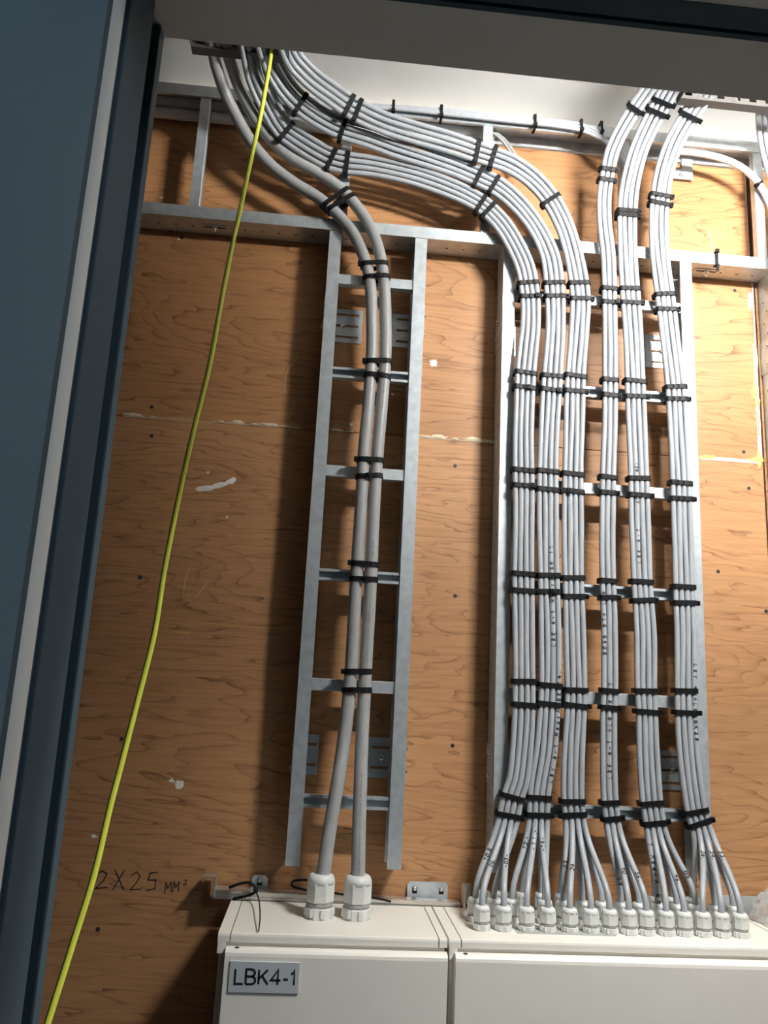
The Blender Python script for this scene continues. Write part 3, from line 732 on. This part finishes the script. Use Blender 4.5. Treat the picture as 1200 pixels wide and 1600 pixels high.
HEADS = {'A': [.6, .3, .8, 1, 1, 1], 'B': [1, .6, 1, .2, 1, 1], 'C': [1, 1, -.4, 1, 1, -1], 'D': [.8, 1, 1, 1, 1, 1], 'E': [1]*6, 'F': [1]*6}
def tie(label, p, T, L, N, a, f, b, nb, head, lean=0., r=RC, grp='black ties on the cable bundles'):
    e = empty('cable_tie', p, label, 'cable tie', grp); loop(p, T, L, N, a, f, b, parent=e, nb=nb, head=head, lean=lean, r=r); return e
for gi, g in enumerate(BUN):
    sp_, fr, n = paths[g]
    for ri, (u, l) in enumerate(TIES[g]):
        for k, y in enumerate((u, l)):
            y = min(y, BUN[g]['pts'][0][1]-1)
            p, T, L, N = path_at(sp_, fr, None, y)
            # the sheet is flat here: keep to the ladder face
            # horizontal ordering: the lowest matching path piece
            p2 = None
            for i in range(len(sp_)-1):
                a_, b_ = project_y(sp_[i]), project_y(sp_[i+1])
                if (a_-y)*(b_-y) <= 0:
                    t = abs(a_-y)/(abs(b_-a_)+1e-9); p2 = sp_[i].lerp(sp_[i+1], t); T = (sp_[i+1]-sp_[i]).normalized(); N = (fr[i][1]-T*fr[i][1].dot(T)).normalized(); L = T.cross(N); break
            if p2 is not None: p = p2
            tie('black tie %s the %s rung on the %s bundle from left' % ('just above' if k == 0 else 'just below', RO[ri], ORD[gi]),
                p, T, L, N, n*PITCH/2+.0010, RC+.0012, LAYER+RC+.0010, n, HEADS[g][ri] if k else None, lean=random.uniform(-.05, .05))
UPT = [('A', 518, 248, 'left one at the short rung'), ('A', 543, 256, 'right one at the short rung'), ('A', 446, 209, 'highest one, near the lintel'), ('A', 752, 320, 'lower left of the pair on its bend'), ('A', 764, 328, 'lower right of the pair on its bend'),
 ('B', 467, 165, 'highest one, near the lintel'), ('B', 535, 204, 'in mid sweep'), ('B', 747, 276, 'left of the pair on its bend'), ('B', 771, 288, 'right of the pair on its bend'),
 ('C', 545, 165, 'left of the pair in mid sweep'), ('C', 558, 172, 'right of the pair in mid sweep'), ('C', 745, 237, 'left of the pair on its bend'), ('C', 769, 245, 'right of the pair on its bend'), ('C', 861, 312, 'lone one on the downward bend'),
 ('D', 994, 170, 'near the lintel'), ('D', 950, 265, 'upper of the pair below the top rail'), ('D', 948, 281, 'lower of the pair below the top rail'),
 ('E', 1036, 157, 'upper one near the lintel'), ('E', 1026, 176, 'lower one near the lintel'), ('E', 980, 330, 'upper of the pair above the lower rail'), ('E', 980, 338, 'lower of the pair above the lower rail'),
 ('F', 1077, 181, 'near the lintel'), ('F', 1031, 305, 'upper of the pair above the lower rail'), ('F', 1030, 320, 'lower of the pair above the lower rail')]
for g, x, y, wh in UPT:
    sp_, fr, n = paths[g]; p, T, L, N = path_at(sp_, fr, x, y); fan = 1.16 if g in 'ABC' and y < 280 else 1.0
    tie('black tie high on the %s bundle, %s' % (ORD['ABCDEF'.index(g)], wh), p, T, L, N, n*PITCH/2*fan+.0012, RC+.0013, LAYER+RC+.0010, n, -1.0 if g in 'ABC' else 1.0, lean=random.uniform(-.06, .06))
# ties on the thick pair
for (y, wh, hd) in ((320, 'upper of the crossed pair at the bend', -1), (327, 'lower of the crossed pair at the bend', -1), (416, 'just above the top rung', -1), (436, 'just below the top rung', .1), (565, 'just above the second rung', -1), (588, 'just below the second rung', .2),
                 (720, 'just above the third rung', -1), (745, 'just below the third rung', -.1), (883, 'just above the fourth rung', -1), (906, 'just below the fourth rung', .1), (1051, 'just above the fifth rung', -1), (1080, 'just below the fifth rung', -.3)):
    px = {320: (520, 536), 327: (529, 545)}.get(y, (None, None))
    if px[0]:
        pa, Ta, La, Na = path_at(*tp[0], px[0]-6, y-6+4); pb, Tb, Lb, Nb = path_at(*tp[1], px[1]+2, y-20+4)
    else:
        pa, Ta, La, Na = path_at(*tp[0], 570, y); pb, Tb, Lb, Nb = path_at(*tp[1], 590, y)
    p = (pa+pb)/2; D = pb-pa; Lv = D.normalized(); N = Na; T = N.cross(Lv).normalized(); N = Lv.cross(T).normalized()
    tie('black tie round the two thick cables, %s' % wh, p, T, Lv, N, D.length/2+RT_+.001, RT_+.0012, RT_+.0010, 0, hd, r=RT_, grp='black ties on the thick pair')
# ties round the top rail and lower rail
def railtie(px, z0, z1, label, tail=0.):
    x = at(px, 190, 0).x if z0 > 2.7 else at(px, 405, 0).x
    e = empty('cable_tie', (x, 0, z0), label, 'cable tie', 'ties looped round the horizontal ladder rails')
    yf = -.0125 if z0 > 2.7 else -.003
    mb = MB().box(x-.0028, x+.0028, yf-.0013, yf, z0, z1).box(x-.0028, x+.0028, yf, .0078, z1, z1+.0013).box(x-.0028, x+.0028, .0065, .0078, z0, z1).box(x-.0028, x+.0028, yf, .0078, z0-.0013, z0)
    obj('strap', mb, TIE, e); hz = z0+.004 if tail <= 0 else z1
    obj('head', MB().box(x-.004, x+.004, yf-.0055, yf-.0013, hz-.004, hz+.004, 0, .0008), TIE, e)
    if tail: obj('tail', MB().add([(x-.006, yf-.003, z0-.018), (x+.0005, yf-.003, z0-.018), (x+.004, yf-.002, z0), (x-.001, yf-.002, z0)] + [(x-.006, yf-.0042, z0-.018), (x+.0005, yf-.0042, z0-.018), (x+.004, yf-.0032, z0), (x-.001, yf-.0032, z0)], [(0,1,2,3), (7,6,5,4), (0,4,5,1), (1,5,6,2), (2,6,7,3), (3,7,4,0)]), TIE, e)
for px, w in ((613, 'first from left'), (688, 'second from left'), (834, 'third from left'), (906, 'fourth from left'), (937, 'fifth from left')):
    railtie(px, 2.772, 2.8025, 'black tie round the top ladder rail, %s' % w)
railtie(1119, 2.4925, 2.5225, 'black tie round the lower rail right of the wide ladder', 1.)
# tie on the white cable
p = at(1186, 288, -.010); e = empty('cable_tie', p, 'black tie on the white cable at the right edge', 'cable tie')
T = Vector((.62, 0, -.78)).normalized(); N = Vector((0, -1, 0)); loop(p, T, T.cross(N), N, .0085, .0085, .0085, parent=e, r=.008, w=.005)

# ================================================================== CABINETS
YB, YFR = .024, -.156
def cabinet(x0, x1, label, strip=.0185, rstrip=.0135, dx0=.014, dx1=.0, scr=True, z0=.62):
    e = empty('distribution_cabinet', ((x0+x1)/2, (YB+YFR)/2, z0), label, 'electrical cabinet', 'cream cabinets in a row')
    zt = ZC
    obj('body', MB().box(x0+.002, x1-.0005, YFR+.010, YB-.002, z0, zt-.0305, 0, .003), CREAM, e)
    obj('body_front', MB().box(x0+.006, x1-.004, YFR+.004, YFR+.0105, z0+.01, zt-.014), CREAM, e)
    # top panel and corner strips
    def top(a, b, nm, deep=0.):
        P = [(YB, zt-.0005), (YFR+.004, zt), (YFR+.001, zt-.001), (YFR, zt-.004), (YFR, zt-.0125-deep), (YFR+.003, zt-.0135-deep), (YB, zt-.0135-deep)]
        obj(nm, MB().prism(P, a, b, 'X'), CREAM, e)
    top(x0+strip+.0008, x1-rstrip-.0008, 'top_panel')
    top(x0, x0+strip-.0008, 'corner_strip', 0); top(x1-rstrip+.0008, x1-.0008, 'corner_strip')
    obj('corner_cap', MB().box(x0, x0+.0125, YFR, YB-.001, zt-.0290, zt-.0125, 0, .0015), CREAM, e)
    obj('seam', MB().box(x0+strip-.0009, x0+strip+.0009, YFR+.003, YB-.001, zt-.008, zt-.0022).box(x1-rstrip-.0009, x1-rstrip+.0009, YFR+.003, YB-.001, zt-.008, zt-.0022), DARK, e)
    # door with a rolled top edge
    dt = zt-.0180; a = x0+dx0; b = x1-dx1
    P = [(YFR+.002, dt), (YFR-.006, dt+.0004), (YFR-.011, dt-.0012), (YFR-.0140, dt-.0045), (YFR-.0150, dt-.009), (YFR-.0150, z0+.01), (YFR+.002, z0+.01)]
    d = obj('door', MB().prism(P, a, b, 'X'), CREAM, e)
    if scr: obj('door_hole', MB().lathe((a+.016, YFR-.006, dt+.0002), [(.0035, 0), (.0035, .0005)], 12, 0, 'Z'), SCR, d)
    return e, a, dt
c1, a1, dt1 = cabinet(-.0885, .2590, 'narrow cream cabinet at left with the LBK4-1 plate on its door', dx1=.0015)
c2, a2, dt2 = cabinet(.2615, .8330, 'wide cream cabinet with the rows of small cable glands on top', dx0=.008)
c3, a3, dt3 = cabinet(.8350, 1.15, 'cream cabinet cut off by the right edge of the photo')
# name plate LBK4-1
YP = YFR-.0150
q = [at(360.5, 1500.5, YP), at(469, 1504, YP), at(466, 1553, YP), at(355.5, 1549, YP)]
x0, x1 = (q[0].x+q[3].x)/2, (q[1].x+q[2].x)/2; z1, z0 = (q[0].z+q[1].z)/2, (q[2].z+q[3].z)/2
pl = obj('name_plate', MB().box(x0, x1, YP-.0022, YP, z0, z1, 0, .0004), PLATE, c1, label='silver plate reading LBK4-1')
def sans(mb, polys, ox, oz, sx, sz, hw, y):
    for q in polys:
        pts = [Vector((ox+u*sx, 0, oz+v*sz)) for u, v in q]; n = len(pts); off = []
        for k in range(n):
            a = (pts[k]-pts[k-1]).normalized() if k else (pts[1]-pts[0]).normalized(); b = (pts[k+1]-pts[k]).normalized() if k < n-1 else a
            m_ = (a+b).normalized(); nn = Vector((-m_.z, 0, m_.x))/max(.5, m_.dot(b)); off.append(nn*hw)
        v = []
        for p_, o_ in zip(pts, off): v += [p_+o_+Vector((0, y, 0)), p_-o_+Vector((0, y, 0))]
        mb.add(v, [(2*k, 2*k+1, 2*k+3, 2*k+2) for k in range(n-1)])
def arcp(cx, cz, rx, rz, a0, a1, k=8): return [(cx+rx*math.cos(math.radians(a0+(a1-a0)*t/k)), cz+rz*math.sin(math.radians(a0+(a1-a0)*t/k))) for t in range(k+1)]
LET = [('L', [[(0,1),(0,0),(.52,0)]], .70),
       ('B', [[(0,0),(0,1),(.32,1)]+arcp(.34,.76,.22,.24,90,-90)+[(.0,.52)], [(.3,.52)]+arcp(.36,.26,.25,.26,90,-90)+[(0,0)]], .82),
       ('K', [[(0,1),(0,0)], [(.56,1),(.02,.38)], [(.2,.58),(.6,0)]], .78),
       ('4', [[(.44,0),(.44,1),(.0,.30),(.62,.30)]], .80), ('-', [[(0,.36),(.3,.36)]], .47), ('1', [[(0,.74),(.14,.80),(.22,1),(.22,0)]], .3)]
tw = sum(l[2] for l in LET); W_ = (x1-x0)*.86; H_ = (z1-z0)*.47; u = x0+(x1-x0)*.085; mb = MB()
for nm, polys, adv in LET:
    sans(mb, polys, u, z0+(z1-z0)*.28, W_/tw, H_, .0016, YP-.0025); u += adv*W_/tw
obj('lettering', mb, INK, pl)
# gland plate on the wide cabinet
obj('gland_plate', MB().box(atZ(806, 1455, ZC).x, atZ(962, 1462, ZC).x, -.1175, -.090, ZC-.001, ZC+.0012), GLANDM, c2)

# ================================================================== MOUNTING RAIL BEHIND THE CABINETS
rl = empty('mounting_rail', (.1, .045, 1.23), 'aluminium mounting rail on the wall behind the narrow cabinet', 'rail')
A = at(334, 1404, .0285); B = at(719, 1427, .0285)
def rp(t, y, dz): return Vector((A.x+(B.x-A.x)*t, y, A.z+(B.z-A.z)*t+dz))
mb = MB(); prof = [(.0285, 0), (.0285, .0062), (.0310, .0070), (.0310, .0090), (.0285, .0098), (.0285, .0145), (.032, .0160), (.048, .0170), (.050, .0150), (.050, .001), (.045, 0)]
n = len(prof); vs = [rp(t, y, z) for t in (0, 1) for y, z in prof]
mb.add(vs, [list(range(n)), list(range(n, 2*n))[::-1]] + [(i, i+n, (i+1) % n+n, (i+1) % n) for i in range(n)]); obj('profile', mb, ALU, rl)
x, z = A.x, A.z
obj('end_bracket', MB().box(x-.002, x+.0005, .022, .052, z+.002, z+.034).box(x-.020, x+.0005, .022, .052, z+.034, z+.0355).box(x-.0215, x-.020, .022, .046, z+.026, z+.0355), ALU, rl)
xe = B.x
ebm = MB().box(xe+.002, xe+.0035, -.002, .040, ZC+.002, ZC+.036).box(xe+.002, xe+.020, .038, .040, ZC+.002, ZC+.036)
obj('end_bracket', ebm, ALU, rl)
def ear(pxa, pxb, pya, pyb, screws, label):
    a = at(pxa, pyb, .056); b = at(pxb, pya, .056)
    e = empty('fixing_bracket', ((a.x+b.x)/2, .057, a.z), label, 'bracket')
    c = .005; zb_ = a.z-.02
    poly = [(a.x, zb_), (b.x, zb_), (b.x, b.z-c), (b.x-c, b.z), (a.x+c, b.z), (a.x, b.z-c)]
    obj('plate', MB().prism(poly, .0565, .0582, 'Y'), GALV, e)
    obj('backing', MB().box(a.x+.002, b.x-.002, .0582, .0617, zb_, b.z-.006), GALV, e)
    for f_ in screws:
        xx = a.x+(b.x-a.x)*f_; zz = a.z*.35+b.z*.65-.004
        obj('slot', MB().box(xx-.0045, xx+.0045, .0562, .0566, zz-.006, zz+.004), DARK, e)
        obj('screw', MB().lathe((xx, .0562, zz+.002), [(.0042, 0), (.0042, .0015), (.002, .0028)], 12, 0, 'Y'), STEELB, e)
ear(392.5, 419, 1368, 1386, [.5], 'small clipped-corner bracket above the rail near its left end')
ear(636, 700, 1379, 1404, [.18, .84], 'two-screw clipped-corner bracket above the rail between the thick cables and the wide ladder')
ear(1120, 1191, 1401, 1428, [.12, .9], 'two-screw bracket on the wall behind the last gland at right')
# loose ties on the rail
def wiretie(P, w, label, name='loose_cable_tie', grp='loose ties on the mounting rail'):
    pts = smooth_path(P, .006); tag(obj(name, MB().tube(pts, w, 8), TIE), label, 'cable tie', grp)
tt = empty('loose_cable_tie', at(400, 1390, .02), 'long loose tie round the rail with its thin tail hanging over the narrow cabinet', 'cable tie')
obj('strap', MB().tube(smooth_path([at(358,1387,.024), at(378,1380,.022), at(392,1380,.020), at(400,1388,.018), at(399,1394,.016), at(388,1399,.018), at(372,1403,.021), at(364,1405,.024)], .005), .0024, 8), TIE, tt)
obj('head', MB().lathe(at(399.5, 1391, .012), [(.004, -.0035), (.0045, 0), (.004, .004)], 8), TIE, tt)
obj('tail', MB().tube(smooth_path([at(400,1393,.012), atZ(404,1404,ZC+.014), atZ(406,1420,ZC+.013), atZ(406,1438,ZC+.009), atZ(404,1455,ZC+.003)], .006), .0011, 8), TIE, tt)
wiretie([at(490,1376,.024), at(472,1375,.040), at(458,1377,.048), at(455,1383,.040), at(470,1389,.026), at(482,1391,.024)], .0019, 'loose black tie loop on the rail left of the thick cables')
wiretie([at(520,1395,.024), at(545,1399,.022), at(575,1402,.020), at(595,1405,.019), at(611,1409,.016)], .0019, 'loose black tie end lying on the rail right of the thick cables')

# crumpled clear bag at the right edge
mb = MB(); c0 = atZ(1206, 1440, ZC+.001); n1, n2 = 14, 9; vs = []
for i in range(n2):
    th = math.pi/2*i/(n2-1)
    for j in range(n1):
        a = 2*math.pi*j/n1; rr = 1+random.uniform(-.22, .22); vs.append(Vector((c0.x+.034*rr*math.cos(th)*math.cos(a), max(c0.y-.03, c0.y+.022*rr*math.cos(th)*math.sin(a)), ZC+.0005+.052*math.sin(th)*(1+random.uniform(-.12, .12) if i else 1))))
mb.add(vs, [(i*n1+j, i*n1+(j+1) % n1, (i+1)*n1+(j+1) % n1, (i+1)*n1+j) for i in range(n2-1) for j in range(n1)])
tag(obj('plastic_bag', mb, BAG), 'crumpled clear plastic bag on the cabinet at the lower right edge', 'plastic bag')

# ================================================================== ROOM LAMP
lp = empty('tube_lamp', (LX, LY, LZ-.03), 'tubular ceiling lamp hanging in the room behind the lintel', 'lamp')
obj('diffuser', MB().tube([Vector((LX-.17, LY, LZ)), Vector((LX+.17, LY, LZ))], .022, 18, n0=Vector((0, 0, 1))), LAMP, lp)
for x in (LX-.195, LX+.17): obj('end_cap', MB().box(x, x+.025, LY-.025, LY+.025, LZ-.025, LZ+.025, 0, .004), GLAND, lp)
for x in (LX-.185, LX+.18): obj('hanger', MB().box(x, x+.004, LY-.002, LY+.002, LZ+.025, CZ), GALV, lp)
# unseen block added beside the lamp to shade the left half of the room
struct('shade_block', MB().box(.52, .60, -.905, BY, 2.385, 2.625).box(.55, .57, -.80, -.78, 2.625, CZ), PLASTER)
